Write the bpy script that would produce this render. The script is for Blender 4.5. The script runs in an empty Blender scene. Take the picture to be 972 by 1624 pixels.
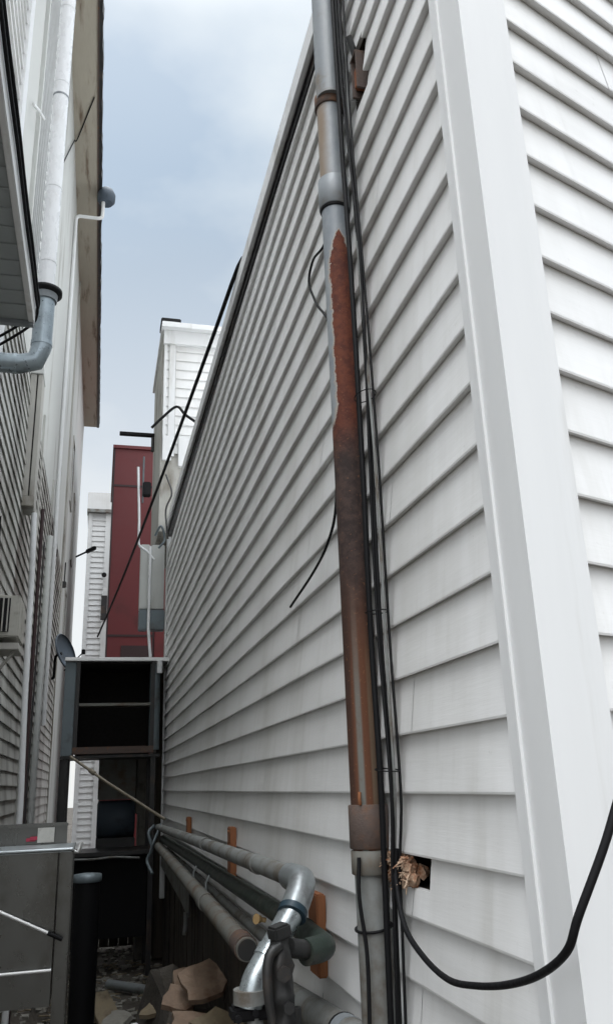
import bpy, bmesh, math, random
from mathutils import Vector, Matrix, noise
random.seed(7)
R = math.radians
scene = bpy.context.scene
C = scene.collection

# ------------------------------------------------------------ camera, sky, sun, exposure
cd = bpy.data.cameras.new("Camera"); cam = bpy.data.objects.new("Camera", cd); C.objects.link(cam)
right, up, fwd = Vector((0.970462,-0.238767,-0.034542)), Vector((-0.044035,-0.316085,0.947708)), Vector((0.2372,0.918194,0.317263))
m3 = Matrix((right, up, -fwd)).transposed()
cam.matrix_world = Matrix.Translation((0,0,1.6)) @ m3.to_4x4()
cd.sensor_fit = 'VERTICAL'; cd.sensor_height = 36; cd.lens = 28.41
cd.clip_start = 0.02; cd.clip_end = 1000
scene.camera = cam

SUN_EL, SUN_AZ = 44, 204          # azimuth clockwise from +Y
sd = Vector((math.sin(R(SUN_AZ))*math.cos(R(SUN_EL)), math.cos(R(SUN_AZ))*math.cos(R(SUN_EL)), math.sin(R(SUN_EL))))
w = bpy.data.worlds.new("World"); scene.world = w; w.use_nodes = True
nt = w.node_tree; nt.nodes.clear()
def wn(t, **k):
    n = nt.nodes.new(t)
    for a, b in k.items(): setattr(n, a, b)
    return n
out = wn('ShaderNodeOutputWorld'); bg = wn('ShaderNodeBackground'); bg.inputs[1].default_value = 0.12
sky = wn('ShaderNodeTexSky', sky_type='NISHITA', sun_disc=False); sky.sun_elevation = R(SUN_EL); sky.sun_rotation = R(SUN_AZ)
tc = wn('ShaderNodeTexCoord'); mp = wn('ShaderNodeMapping'); mp.inputs['Scale'].default_value = (1.0, 1.0, 1.7)
nz = wn('ShaderNodeTexNoise'); nz.inputs['Scale'].default_value = 3.1; nz.inputs['Detail'].default_value = 5; nz.inputs['Roughness'].default_value = .5
nt.links.new(tc.outputs['Generated'], mp.inputs[0]); nt.links.new(mp.outputs[0], nz.inputs[0])
cr = wn('ShaderNodeValToRGB'); cr.color_ramp.elements[0].position = .40; cr.color_ramp.elements[1].position = .62
cr.color_ramp.elements[0].color = (4.9,6.1,7.5,1); cr.color_ramp.elements[1].color = (7.9,8.7,9.3,1)
nt.links.new(nz.outputs['Fac'], cr.inputs[0])
# brighter and whiter low over the horizon, brighter round the veiled sun
sp = wn('ShaderNodeSeparateXYZ'); nt.links.new(tc.outputs['Generated'], sp.inputs[0])
hz = wn('ShaderNodeMapRange'); hz.inputs[1].default_value = .66; hz.inputs[2].default_value = .18; nt.links.new(sp.outputs[2], hz.inputs[0])
mh = wn('ShaderNodeMix', data_type='RGBA'); mh.inputs[7].default_value = (9.6,9.8,9.8,1)
nt.links.new(hz.outputs[0], mh.inputs[0]); nt.links.new(cr.outputs[0], mh.inputs[6])
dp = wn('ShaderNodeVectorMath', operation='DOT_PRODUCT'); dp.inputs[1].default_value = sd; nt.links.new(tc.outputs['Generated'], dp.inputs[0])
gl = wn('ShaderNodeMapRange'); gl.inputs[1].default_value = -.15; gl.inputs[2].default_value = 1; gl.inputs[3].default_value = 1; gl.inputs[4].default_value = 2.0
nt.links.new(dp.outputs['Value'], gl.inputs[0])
# overcast sky brightest overhead, boosted out of view to light the alley
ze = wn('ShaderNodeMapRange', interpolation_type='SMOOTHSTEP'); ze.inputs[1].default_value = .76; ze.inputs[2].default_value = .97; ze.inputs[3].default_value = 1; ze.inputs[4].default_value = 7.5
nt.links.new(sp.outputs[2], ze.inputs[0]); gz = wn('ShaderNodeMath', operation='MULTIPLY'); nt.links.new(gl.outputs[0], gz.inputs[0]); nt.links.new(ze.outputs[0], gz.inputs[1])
sc = wn('ShaderNodeVectorMath', operation='SCALE'); # out-of-view boost overhead and round the sun, tinted neutral to light the walls
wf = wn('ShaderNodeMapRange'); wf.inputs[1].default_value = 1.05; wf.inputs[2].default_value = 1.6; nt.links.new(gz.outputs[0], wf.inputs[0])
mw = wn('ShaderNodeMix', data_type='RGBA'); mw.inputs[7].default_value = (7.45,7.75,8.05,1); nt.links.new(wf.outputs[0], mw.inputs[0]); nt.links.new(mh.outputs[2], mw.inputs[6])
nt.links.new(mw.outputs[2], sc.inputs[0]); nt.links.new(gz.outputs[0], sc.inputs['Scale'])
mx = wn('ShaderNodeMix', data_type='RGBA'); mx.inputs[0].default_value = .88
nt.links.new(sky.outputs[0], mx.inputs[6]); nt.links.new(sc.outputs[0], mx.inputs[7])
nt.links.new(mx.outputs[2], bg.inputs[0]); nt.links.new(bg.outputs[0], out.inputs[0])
sl = bpy.data.lights.new("Sun", 'SUN'); sl.energy = 0.9; sl.angle = R(28); sl.color = (1,.98,.95)
so = bpy.data.objects.new("Sun", sl); C.objects.link(so); so.rotation_euler = sd.to_track_quat('Z','Y').to_euler()
vs = scene.view_settings; vs.view_transform = 'Standard'; vs.look = 'None'; vs.exposure = -0.27; vs.gamma = 1
scene.render.engine = 'CYCLES'; scene.cycles.max_bounces = 8; scene.cycles.diffuse_bounces = 7

# ------------------------------------------------------------ material helpers
class NT:
    def __init__(s, name):
        s.m = bpy.data.materials.new(name); s.m.use_nodes = True; s.t = s.m.node_tree; s.b = s.t.nodes['Principled BSDF']
        s.tc = s.t.nodes.new('ShaderNodeTexCoord')
    def n(s, t, **k):
        x = s.t.nodes.new(t)
        for a, b in k.items(): setattr(x, a, b)
        return x
    def l(s, a, b): s.t.links.new(a, b)
    def put(s, sock, v):
        if hasattr(v, 'is_output') or isinstance(v, bpy.types.NodeSocket): s.l(v, sock)
        else: sock.default_value = v
    def math(s, op, a, b=0.0, c=None, clamp=False):
        x = s.n('ShaderNodeMath', operation=op, use_clamp=clamp); s.put(x.inputs[0], a); s.put(x.inputs[1], b)
        if c is not None: s.put(x.inputs[2], c)
        return x.outputs[0]
    def noise(s, scale, detail=4, rough=.55, stretch=(1,1,1), off=(0,0,0)):
        mp = s.n('ShaderNodeMapping'); mp.inputs['Scale'].default_value = stretch; mp.inputs['Location'].default_value = off
        s.l(s.tc.outputs['Object'], mp.inputs[0]); x = s.n('ShaderNodeTexNoise'); x.inputs['Scale'].default_value = scale
        x.inputs['Detail'].default_value = detail; x.inputs['Roughness'].default_value = rough; s.l(mp.outputs[0], x.inputs[0]); return x.outputs['Fac']
    def ramp(s, v, a, b, lo=0., hi=1.):
        x = s.n('ShaderNodeMapRange', interpolation_type='SMOOTHSTEP'); s.put(x.inputs[0], v)
        x.inputs[1].default_value = a; x.inputs[2].default_value = b; x.inputs[3].default_value = lo; x.inputs[4].default_value = hi; return x.outputs[0]
    def mix(s, f, a, b):
        x = s.n('ShaderNodeMix', data_type='RGBA'); s.put(x.inputs[0], f)
        for i, v in ((6, a), (7, b)): s.put(x.inputs[i], (*v, 1) if isinstance(v, tuple) and len(v) == 3 else v)
        return x.outputs[2]
    def bump(s, h, strength=.3, dist=.01):
        x = s.n('ShaderNodeBump'); x.inputs['Strength'].default_value = strength; x.inputs['Distance'].default_value = dist
        s.l(h, x.inputs['Height']); s.l(x.outputs[0], s.b.inputs['Normal'])
    def done(s, col, rough=.5, metal=0.):
        s.put(s.b.inputs['Base Color'], (*col, 1) if isinstance(col, tuple) else col); s.put(s.b.inputs['Roughness'], rough); s.put(s.b.inputs['Metallic'], metal); return s.m

def M(name, c, rough=.5, metal=0., dirt=None, dirt_amt=.5, scale=6, bump=.15, stretch=(1,1,1), var=.12, bscale=None):
    """a base colour with light mottling, an optional second colour of dirt or rust in patches, and a fine bump"""
    t = NT(name); a = t.noise(scale, 6, .6, stretch); b = t.noise(scale*5, 4, .6, stretch, (3,1,2))
    lo = tuple(v*(1-var) for v in c); hi = tuple(min(1, v*(1+var)) for v in c)
    col = t.mix(b, lo, hi); rg = t.ramp(b, .2, .8, max(.05, rough-.08), min(1, rough+.1))
    if dirt:
        f = t.ramp(a, .62-.28*dirt_amt, .75-.1*dirt_amt, 0, 1); f2 = t.math('MULTIPLY', f, t.ramp(b, .3, .6, .45, 1)); col = t.mix(f2, col, dirt)
    t.bump(t.noise(bscale or scale*9, 5, .65, stretch), bump, .004); return t.done(col, rg, metal)

def siding_mat(name, c, dirt, amt):
    t = NT(name); st = t.noise(3.0, 5, .6, (1,1,.12)); st2 = t.noise(14, 4, .6, (1,1,.1), (5,2,1)); big = t.noise(1.1, 3, .5)
    f = t.math('MULTIPLY', t.ramp(st, .42, .78), amt); f = t.math('ADD', f, t.math('MULTIPLY', t.ramp(st2, .5, .8), amt*.5), clamp=True)
    f = t.math('ADD', f, t.math('MULTIPLY', t.ramp(big, .45, .75), amt*.5), clamp=True)
    sk = t.noise(60, 3, .6, (1,1,1), (2,2,2)); f = t.math('ADD', f, t.math('MULTIPLY', t.ramp(sk, .66, .76), amt*.5), clamp=True)
    h = t.math('ADD', t.noise(2.2, 2, .5, (1,1,2.5)), t.math('MULTIPLY', t.noise(45, 4, .7, (.12,.12,2)), .06))
    t.bump(h, .35, .02); return t.done(t.mix(f, c, dirt), .42)

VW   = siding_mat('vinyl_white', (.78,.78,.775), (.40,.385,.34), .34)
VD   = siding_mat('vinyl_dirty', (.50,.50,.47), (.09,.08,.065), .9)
VL   = siding_mat('vinyl_pale', (.62,.63,.63), (.35,.34,.31), .35)
TRIM = M('trim_white', (.75,.755,.755), .4, dirt=(.52,.51,.48), dirt_amt=.28, scale=5, bump=.08, stretch=(1,1,.12), var=.035, bscale=3)
STUC = M('painted_panel', (.52,.53,.51), .75, dirt=(.22,.20,.17), dirt_amt=.35, scale=1.6, bump=.3, stretch=(1,1,.25), var=.08, bscale=30)
STUC2= M('stained_stucco', (.42,.41,.38), .8, dirt=(.16,.14,.11), dirt_amt=.6, scale=2.2, bump=.4, stretch=(1,1,.4), bscale=25)
SOFF = M('weathered_soffit', (.36,.33,.27), .8, dirt=(.12,.08,.05), dirt_amt=.35, scale=2.5, bump=.25, stretch=(3,.4,1))
SOFG = M('soffit_vinyl', (.33,.355,.36), .6, dirt=(.18,.18,.17), dirt_amt=.3, scale=3, bump=.1)
BLACK= M('black_rubber', (.006,.006,.007), .6, var=.3, bump=.1, scale=20); BLACK.node_tree.nodes['Principled BSDF'].inputs['Specular IOR Level'].default_value = .2
BLK2 = M('black_metal', (.02,.02,.02), .45, dirt=(.07,.045,.03), dirt_amt=.4, scale=5, bump=.2)
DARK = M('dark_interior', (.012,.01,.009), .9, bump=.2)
GALV = M('galvanised', (.36,.39,.40), .38, .75, dirt=(.2,.2,.2), dirt_amt=.4, scale=8, bump=.1, var=.2)
GALVB= M('bright_galvanised', (.5,.55,.57), .3, .8, dirt=(.25,.27,.28), dirt_amt=.4, scale=12, bump=.12, var=.2)
DKGAL= M('dark_galvanised', (.30,.35,.38), .32, .7, dirt=(.14,.16,.17), dirt_amt=.5, scale=6, bump=.12, var=.2)
GREY = M('grey_paint', (.22,.24,.255), .42, dirt=(.15,.11,.07), dirt_amt=.25, scale=5, bump=.15, var=.15)
GPIPE= M('dusty_grey_pipe', (.20,.21,.205), .6, dirt=(.09,.07,.05), dirt_amt=.75, scale=7, bump=.25, var=.2)
GPIP2= M('grimy_grey_pipe', (.15,.15,.135), .65, dirt=(.10,.06,.03), dirt_amt=.6, scale=6, bump=.3, var=.2)
GREEN= M('dark_green_paint', (.020,.032,.025), .5, dirt=(.06,.055,.045), dirt_amt=.5, scale=8, bump=.25, var=.25)
WPIPE= M('white_pipe', (.72,.73,.74), .28, .0, dirt=(.5,.49,.47), dirt_amt=.25, scale=5, bump=.0, stretch=(1,1,.4), var=.03)
RUST = M('rust', (.20,.065,.025), .9, dirt=(.07,.025,.012), dirt_amt=.6, scale=18, bump=.6, var=.35)
BROWN= M('brown_iron', (.085,.06,.05), .75, dirt=(.16,.07,.03), dirt_amt=.45, scale=14, bump=.5, var=.3)
WOODO= M('orange_wood', (.24,.09,.035), .8, dirt=(.2,.08,.03), dirt_amt=.5, scale=14, bump=.5, stretch=(1,1,.25), var=.3)
WOODD= M('dark_wood', (.06,.05,.038), .9, dirt=(.02,.018,.014), dirt_amt=.6, scale=6, bump=.7, stretch=(2,2,.2), var=.35)
BOARD= M('old_board', (.17,.135,.085), .9, dirt=(.07,.05,.03), dirt_amt=.5, scale=8, bump=.5, stretch=(1,.3,1), var=.3)
CARD = M('broken_masonry', (.22,.155,.11), .9, dirt=(.11,.06,.035), dirt_amt=.55, scale=7, bump=.7, var=.35)
CARDO = M('orange_brick', (.42,.21,.09), .9, dirt=(.2,.09,.04), dirt_amt=.5, scale=10, bump=.7, var=.3)
REDM = M('red_metal_panel', (.13,.016,.018), .5, dirt=(.08,.013,.013), dirt_amt=.3, scale=1.5, bump=.05, var=.06)
STEEL= M('dull_steel', (.125,.125,.118), .30, .8, dirt=(.06,.055,.045), dirt_amt=.5, scale=3, bump=.08, stretch=(1,1,.6), var=.12)
STEELB=M('bright_steel', (.78,.78,.77), .45, .5, scale=12, bump=.05, var=.1)
BLUE = M('dark_blue_paint', (.06,.08,.105), .65, dirt=(.02,.02,.02), dirt_amt=.4, scale=4, bump=.1)
CONC = M('rough_block', (.2,.19,.165), .95, dirt=(.09,.08,.06), dirt_amt=.5, scale=4, bump=.8, var=.25)
PAPER= M('paper_sticker', (.62,.61,.57), .8, dirt=(.4,.38,.34), dirt_amt=.4, scale=30, bump=.1)
PRED = M('pink_tape', (.45,.05,.09), .7, bump=.1)
TEAL = M('teal_tape', (.01,.03,.045), .5, bump=.1)
TORN = M('torn_insulation', (.58,.45,.33), .95, dirt=(.20,.07,.025), dirt_amt=1.2, scale=22, bump=.7, var=.35)
BRASS= M('ochre_knob', (.42,.28,.13), .6, bump=.2)
BGREY= M('blue_grey_metal', (.14,.17,.185), .5, .3, dirt=(.08,.08,.075), dirt_amt=.4, scale=4, bump=.1)
TANW = M('tan_rod', (.22,.19,.14), .6, dirt=(.1,.07,.05), dirt_amt=.5, scale=9, bump=.2)
PLUM = M('maroon_pipe', (.035,.015,.016), .6, bump=.2, scale=9)
GLASS= M('dark_glass', (.02,.025,.03), .12, var=.1, bump=.0)

def ground_mat():
    t = NT('dirty_ground'); a = t.noise(1.2, 6, .6); b = t.noise(9, 6, .7); c = t.noise(40, 4, .7)
    col = t.mix(t.ramp(a, .35, .65), (.035,.028,.02), (.075,.066,.055)); col = t.mix(t.ramp(b, .5, .68), col, (.02,.015,.011))
    t.bump(t.math('ADD', b, t.math('MULTIPLY', c, .5)), .8, .02); return t.done(col, .95)
GROUND = ground_mat()

def riser_mat():
    """grey painted riser: a long flaked bare-rust patch, dark scale in the middle, streaks of paint lower down"""
    t = NT('rusting_riser'); s = t.n('ShaderNodeSeparateXYZ'); t.l(t.tc.outputs['Object'], s.inputs[0]); x, y, z = s.outputs
    u = t.math('DIVIDE', t.math('ADD', t.math('MULTIPLY', x, .97), t.math('MULTIPLY', y, -.24)), .04)
    n1 = t.noise(9, 6, .65, (1,1,.6)); n2 = t.noise(45, 5, .65); n3 = t.noise(16, 5, .6, (2,2,.07)); n4 = t.noise(130, 3, .6)
    paint = t.mix(t.ramp(n1, .35, .65), (.20,.225,.25), (.29,.31,.325))
    # faint rust wash above the first band
    ws = t.math('MULTIPLY', t.math('MULTIPLY', t.ramp(z, 3.25, 3.30), t.ramp(z, 3.70, 3.5)), t.ramp(t.math('ADD', u, t.math('MULTIPLY', n1, .8)), .45, -.35))
    paint = t.mix(t.math('MULTIPLY', ws, .75), paint, (.24,.15,.07))
    wid = t.math('ADD', t.math('MULTIPLY', t.ramp(z, 3.14, 2.98), .74), t.math('MULTIPLY', t.ramp(z, 2.55, 2.40), .9))
    wid = t.math('ADD', wid, t.math('MULTIPLY', t.math('SUBTRACT', n2, .5), .55))
    wid = t.math('SUBTRACT', wid, t.math('MULTIPLY', t.ramp(z, 3.06, 3.16), 1.0))
    du = t.math('ABSOLUTE', t.math('SUBTRACT', u, .14)); rm = t.ramp(t.math('SUBTRACT', wid, du), -.02, .05)
    edge = t.math('MULTIPLY', t.ramp(t.math('SUBTRACT', wid, du), -.16, -.03), .8)
    streak = t.math('MULTIPLY', t.math('MULTIPLY', t.ramp(z, 2.10, 1.66), t.ramp(t.math('ABSOLUTE', t.math('SUBTRACT', u, t.math('ADD', -.30, t.math('MULTIPLY', n3, .0)))), .24, .08)), t.math('MULTIPLY', t.ramp(n1, .30, .5), .92))
    streak2 = t.math('MULTIPLY', t.math('MULTIPLY', t.ramp(z, 1.98, 1.75), t.ramp(t.math('ABSOLUTE', t.math('SUBTRACT', u, .42)), .2, .08)), .55)
    red = t.mix(t.ramp(n2, .35, .65), (.075,.017,.009), (.135,.034,.014)); brown = t.mix(t.ramp(n2, .35, .65), (.024,.014,.012), (.055,.032,.026))
    low = t.mix(t.ramp(n3, .4, .62), (.040,.016,.009), (.105,.038,.016))
    rust = t.mix(t.ramp(t.math('ADD', z, t.math('MULTIPLY', n1, .16)), 2.60, 2.44), red, brown)
    rust = t.mix(t.ramp(t.math('ADD', z, t.math('MULTIPLY', n3, .35)), 2.32, 2.08), rust, low)
    rust = t.mix(t.ramp(n4, .62, .70, 0, .5), rust, (.24,.10,.04))
    rust = t.mix(streak, rust, (.15,.155,.14)); rust = t.mix(streak2, rust, (.17,.13,.085))
    col = t.mix(edge, paint, (.36,.31,.26)); col = t.mix(rm, col, rust)
    h = t.math('SUBTRACT', t.math('MULTIPLY', n2, .5), t.math('MULTIPLY', rm, .5)); t.bump(h, .6, .004)
    return t.done(col, t.ramp(rm, 0, 1, .45, .85))
RISER = riser_mat()

# ------------------------------------------------------------ mesh helpers
class MB:
    def __init__(s): s.v = []; s.f = []; s.sm = []
    def add(s, vs, fs, sm=False):
        o = len(s.v); s.v += [tuple(p) for p in vs]; s.f += [tuple(i+o for i in f) for f in fs]; s.sm += [sm]*len(fs); return s
    def box(s, x0, x1, y0, y1, z0, z1, bev=0):
        if bev:
            bm = bmesh.new(); bmesh.ops.create_cube(bm, size=1)
            for q in bm.verts: q.co = Vector(((x0+x1)/2+q.co.x*(x1-x0), (y0+y1)/2+q.co.y*(y1-y0), (z0+z1)/2+q.co.z*(z1-z0)))
            bmesh.ops.bevel(bm, geom=bm.edges[:], offset=bev, segments=2, affect='EDGES'); bm.verts.index_update()
            s.add([q.co[:] for q in bm.verts], [[q.index for q in f.verts] for f in bm.faces]); bm.free(); return s
        return s.add([(x,y,z) for x in (x0,x1) for y in (y0,y1) for z in (z0,z1)], [(0,1,3,2),(4,6,7,5),(0,4,5,1),(2,3,7,6),(0,2,6,4),(1,5,7,3)])
    def obox(s, c, ax, size, bev=0):
        """box turned: ax = 3 unit axes"""
        k = MB(); k.box(-size[0]/2, size[0]/2, -size[1]/2, size[1]/2, -size[2]/2, size[2]/2, bev)
        c = Vector(c); return s.add([c+ax[0]*p[0]+ax[1]*p[1]+ax[2]*p[2] for p in k.v], k.f)
    def prism(s, poly, z0, z1, zf=None):
        n = len(poly); s.add([(x,y,z0) for x,y in poly]+[(x,y,z1) for x,y in poly], [tuple(range(n))[::-1], tuple(range(n,2*n))]+[(i,(i+1)%n,n+(i+1)%n,n+i) for i in range(n)]); return s
    def tube(s, pts, r, seg=14, caps=True):
        pts = [Vector(p) for p in pts]; n = len(pts); rs = r if isinstance(r, (list,tuple)) else [r]*n
        T = [(pts[min(i+1,n-1)]-pts[max(i-1,0)]).normalized() for i in range(n)]
        a = Vector((0,0,1)) if abs(T[0].z) < .9 else Vector((1,0,0)); N = (a-T[0]*a.dot(T[0])).normalized(); vs = []
        for i in range(n):
            N = (N-T[i]*N.dot(T[i])).normalized(); B = T[i].cross(N)
            for k in range(seg):
                an = 2*math.pi*k/seg; vs.append(pts[i]+(N*math.cos(an)+B*math.sin(an))*rs[i])
        s.add(vs, [(i*seg+k, i*seg+(k+1)%seg, (i+1)*seg+(k+1)%seg, (i+1)*seg+k) for i in range(n-1) for k in range(seg)], True)
        if caps: s.add(vs[:seg], [tuple(range(seg))[::-1]]); s.add(vs[-seg:], [tuple(range(seg))])
        return s
    def build(s, name, mat, parent=None):
        me = bpy.data.meshes.new(name); off = parent_loc(parent)
        me.from_pydata([(x-off.x, y-off.y, z-off.z) for x,y,z in s.v], [], s.f); me.materials.append(mat)
        me.polygons.foreach_set('use_smooth', s.sm)
        bm = bmesh.new(); bm.from_mesh(me); bmesh.ops.recalc_face_normals(bm, faces=bm.faces[:]) if not getattr(s,'keep',False) else None; bm.to_mesh(me); bm.free()
        o = bpy.data.objects.new(name, me); C.objects.link(o); o.parent = parent; return o
def parent_loc(p):
    v = Vector((0,0,0))
    while p is not None: v += p.location; p = p.parent
    return v
def thing(name, label, cat, loc, group=None):
    o = bpy.data.objects.new(name, None); C.objects.link(o); o.location = loc; o.empty_display_size = .1
    o['label'] = label; o['category'] = cat
    if group: o['group'] = group
    return o
def tag(o, label, cat, group=None, centre=True):
    o['label'] = label; o['category'] = cat
    if group: o['group'] = group
    if centre:
        v = [q.co for q in o.data.vertices]; c = Vector((sum(p.x for p in v)/len(v), sum(p.y for p in v)/len(v), min(p.z for p in v)))
        o.data.transform(Matrix.Translation(-c)); o.location = c
    return o
def struct(o): o['kind'] = 'structure'; return o
def cat(pts, n=8):
    """Catmull-Rom through the points"""
    p = [Vector(q) for q in pts]; p = [p[0]*2-p[1]]+p+[p[-1]*2-p[-2]]; o = []
    for i in range(1, len(p)-2):
        for k in range(n):
            t = k/n; o.append(.5*((2*p[i])+(p[i+1]-p[i-1])*t+(2*p[i-1]-5*p[i]+4*p[i+1]-p[i+2])*t*t+(3*p[i]-p[i-1]-3*p[i+1]+p[i+2])*t**3))
    return o+[p[-2]]
def bend(pts, rad, n=7):
    """polyline with rounded corners"""
    p = [Vector(q) for q in pts]; o = [p[0]]
    for i in range(1, len(p)-1):
        a = (p[i-1]-p[i]); b = (p[i+1]-p[i]); r = min(rad, a.length*.48, b.length*.48); s, e = p[i]+a.normalized()*r, p[i]+b.normalized()*r
        for k in range(n+1):
            t = k/n; o.append(s*(1-t)**2+p[i]*2*t*(1-t)+e*t*t)
    return o+[p[-1]]
def jitter(pts, a): return [Vector(p)+Vector((random.uniform(-a,a), random.uniform(-a,a), 0)) for p in pts]

def siding(mb, O, d, nrm, length, z0, n, s, depth=.0175, holes=(), seam=3.0, wave=.0):
    """lap siding: each course leans out to its bottom edge, with a real underside; butt laps every few metres"""
    O, d, nrm = Vector(O), Vector(d), Vector(nrm)
    for k in range(n):
        z = z0+k*s; top = z+s; cuts = {0.0, length}; u = random.uniform(.3, seam) if seam else length+1
        sm = []
        while u < length: sm.append(u); cuts.add(u); u += random.uniform(seam*.8, seam*1.2)
        for h in holes:
            if h[2] < top-.002 and h[3] > z+.002: cuts |= {max(0,h[0]), min(length,h[1])}
        if wave:
            q = 0.0
            while q < length: cuts.add(q); q += .16
        cuts = sorted(cuts); ks = k*.83+O.x*3
        W = lambda u: (wave*noise.noise(Vector((u*1.3, ks, 1.7))), wave*.45*noise.noise(Vector((u*.7, ks, 9.1))))
        for a, b in zip(cuts[:-1], cuts[1:]):
            if b-a < 1e-5: continue
            mid = (a+b)/2; e = .0009*(sum(1 for q in sm if q < mid)%2); hit = [h for h in holes if h[0] < mid < h[1] and h[2] < top-.002 and h[3] > z+.002]
            prof = [(0, z+.004, 0), (depth+e, z, 1), (depth+e+.0008, z+.004, 1), (.002+e, top+.003, 0)]
            def strip(pr):
                vs = []
                for uu in (a,b):
                    wo, wz = W(uu) if wave else (0,0)
                    vs += [O+d*uu+nrm*(o+wo*g)+Vector((0,0,zz+wz*g-O.z)) for o,zz,g in pr]
                m = len(pr); mb.add(vs, [(i, i+1, m+i+1, m+i) for i in range(m-1)])
            if not hit: strip(prof)
            else:
                h = hit[0]; f = lambda zz: depth+(.002-depth)*(zz-z)/s
                if h[2] > z+.006: strip([prof[0], prof[1], prof[2], (f(h[2])+e, h[2], 0), (f(h[2])+e-.012, h[2]+.001, 0)])
                if h[3] < top-.006: strip([(f(h[3])-.012, h[3], 0), (f(h[3])+e, h[3], 0), prof[3]])

# ============================================================ SETTING
mb = MB(); g = 90
mb.add([(-g,-g,0),(g,-g,0),(g,g,0),(-g,g,0)], [(0,1,2,3)]); struct(mb.build('ground', GROUND))
# ============================================================ WHITE BUILDING (right)
XW, CY, S0 = .657, 1.125, .12
Z0 = 1.5704-5*S0
D2 = Vector((.940,.341,0)); N2 = Vector((.341,-.940,0))
wb = thing('building', 'white vinyl sided building filling the right of the alley, with a wide white corner post', 'building', (XW, CY, 0))
p0 = Vector((XW+.075, CY+.080)); far2 = p0+Vector((D2.x,D2.y))*9
MB().prism([(p0.x,p0.y),(far2.x,far2.y),(far2.x-2,far2.y+7.3),(XW+.075,8.6)], .96, 4.02).build('wall', TRIM, wb)
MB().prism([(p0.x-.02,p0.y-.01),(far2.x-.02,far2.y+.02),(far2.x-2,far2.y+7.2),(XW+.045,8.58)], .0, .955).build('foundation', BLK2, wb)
holes = [(1.64-1.21, 1.90-1.21, 1.386, 1.4504), (1.655-1.21, 1.765-1.21, 3.45, 3.64)]
mb = MB(); siding(mb, (XW,1.21,0), (0,1,0), (-1,0,0), 7.35, Z0, 26, S0, holes=holes, seam=3.4, wave=.0042); mb.keep = False
sd1 = mb.build('siding', VW, wb)
mb = MB(); a = Vector((XW,CY,0))+D2*.100; siding(mb, a, D2, N2, 8.5, Z0, 26, S0, seam=3.2, wave=.0035); mb.build('siding', VW, wb)
# corner post: two flat fins, raised inner post with a crisp arris and J-channel lips
mb = MB(); c0 = Vector((XW,CY)); AR = Vector((.627,1.080)); d2, n2 = Vector(D2.xy), Vector(N2.xy)
q = [(.632,1.180), tuple(AR), tuple(AR+d2*.120-n2*.004), tuple(AR+d2*.120-n2*.05), (.672,1.18)]
mb.prism([tuple(t) for t in q], .95, 4.1)
mb.box(.6345,.672,1.178,1.220,.951,4.099); mb.box(.627,.636,1.1745,1.181,.952,4.098)
B0 = AR+d2*.118-n2*.006; mb.prism([tuple(B0), tuple(B0+d2*.034), tuple(B0+d2*.034-n2*.03), tuple(B0-n2*.03)], .951, 4.099)
mb.prism([tuple(B0+d2*-.002+n2*.002), tuple(B0+d2*.001+n2*.002), tuple(B0+d2*.001-n2*.01), tuple(B0-d2*.002-n2*.01)], .952, 4.098)
mb.build('corner_post', TRIM, wb)
# end trim at the far end of the alley face
MB().box(XW-.026, XW+.02, 8.56, 8.62, .6, 4.2, .003).build('corner_trim', VL, wb)
# coping and a black strip painted in for the shaded gap below it (the roof edge rises a little towards the back)
def edge(mb, x0, x1, y0, y1, za, zb):
    s = .030; f = lambda y: (y-2.2)*s
    vs = [(x, y, z+f(y)) for x in (x0,x1) for y in (y0,y1) for z in (za,zb)]
    mb.add(vs, [(0,1,3,2),(4,6,7,5),(0,4,5,1),(2,3,7,6),(0,2,6,4),(1,5,7,3)])
mb = MB(); edge(mb, .628, .70, 1.0, 8.6, 4.085, 4.150); edge(mb, .612, .630, 1.0, 8.6, 4.065, 4.155); mb.build('coping', TRIM, wb)
mb = MB(); edge(mb, .640, .70, 1.0, 8.6, 4.025, 4.085); mb.build('gap_shade_strip', BLK2, wb)
# front coping
A = Vector((XW,CY,0)); mb = MB(); mb.obox(A+D2*4.5+N2*.03+Vector((0,0,4.2)), (D2,N2,Vector((0,0,1))), (9.2,.14,.16)); mb.build('fascia', TRIM, wb)
# skirting boards under the siding
mb = MB(); y = 1.2
while y < 8.6:
    wd = random.uniform(.09,.16); mb.box(.672+random.uniform(0,.012), .69, y, y+wd-.008, 0, .975+random.uniform(-.02,0)); y += wd
mb.build('skirting_board', WOODD, wb)
MB().box(.66,.672, 4.9, 6.4, .93, .985).build('starter_strip', GPIP2, wb)
# pockets behind the two holes
for n_,(y0,y1,z0,z1) in enumerate(((1.638,1.902,1.384,1.452),(1.653,1.767,3.448,3.642))):
    k = MB(); X0, X1 = .652, .725; k.add([(X0,y0,z0),(X0,y1,z0),(X0,y1,z1),(X0,y0,z1),(X1,y0,z0),(X1,y1,z0),(X1,y1,z1),(X1,y0,z1)], [(4,5,6,7),(0,1,5,4),(1,2,6,5),(2,3,7,6),(3,0,4,7)]); k.build('hole_lining', WOODD, wb)
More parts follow.
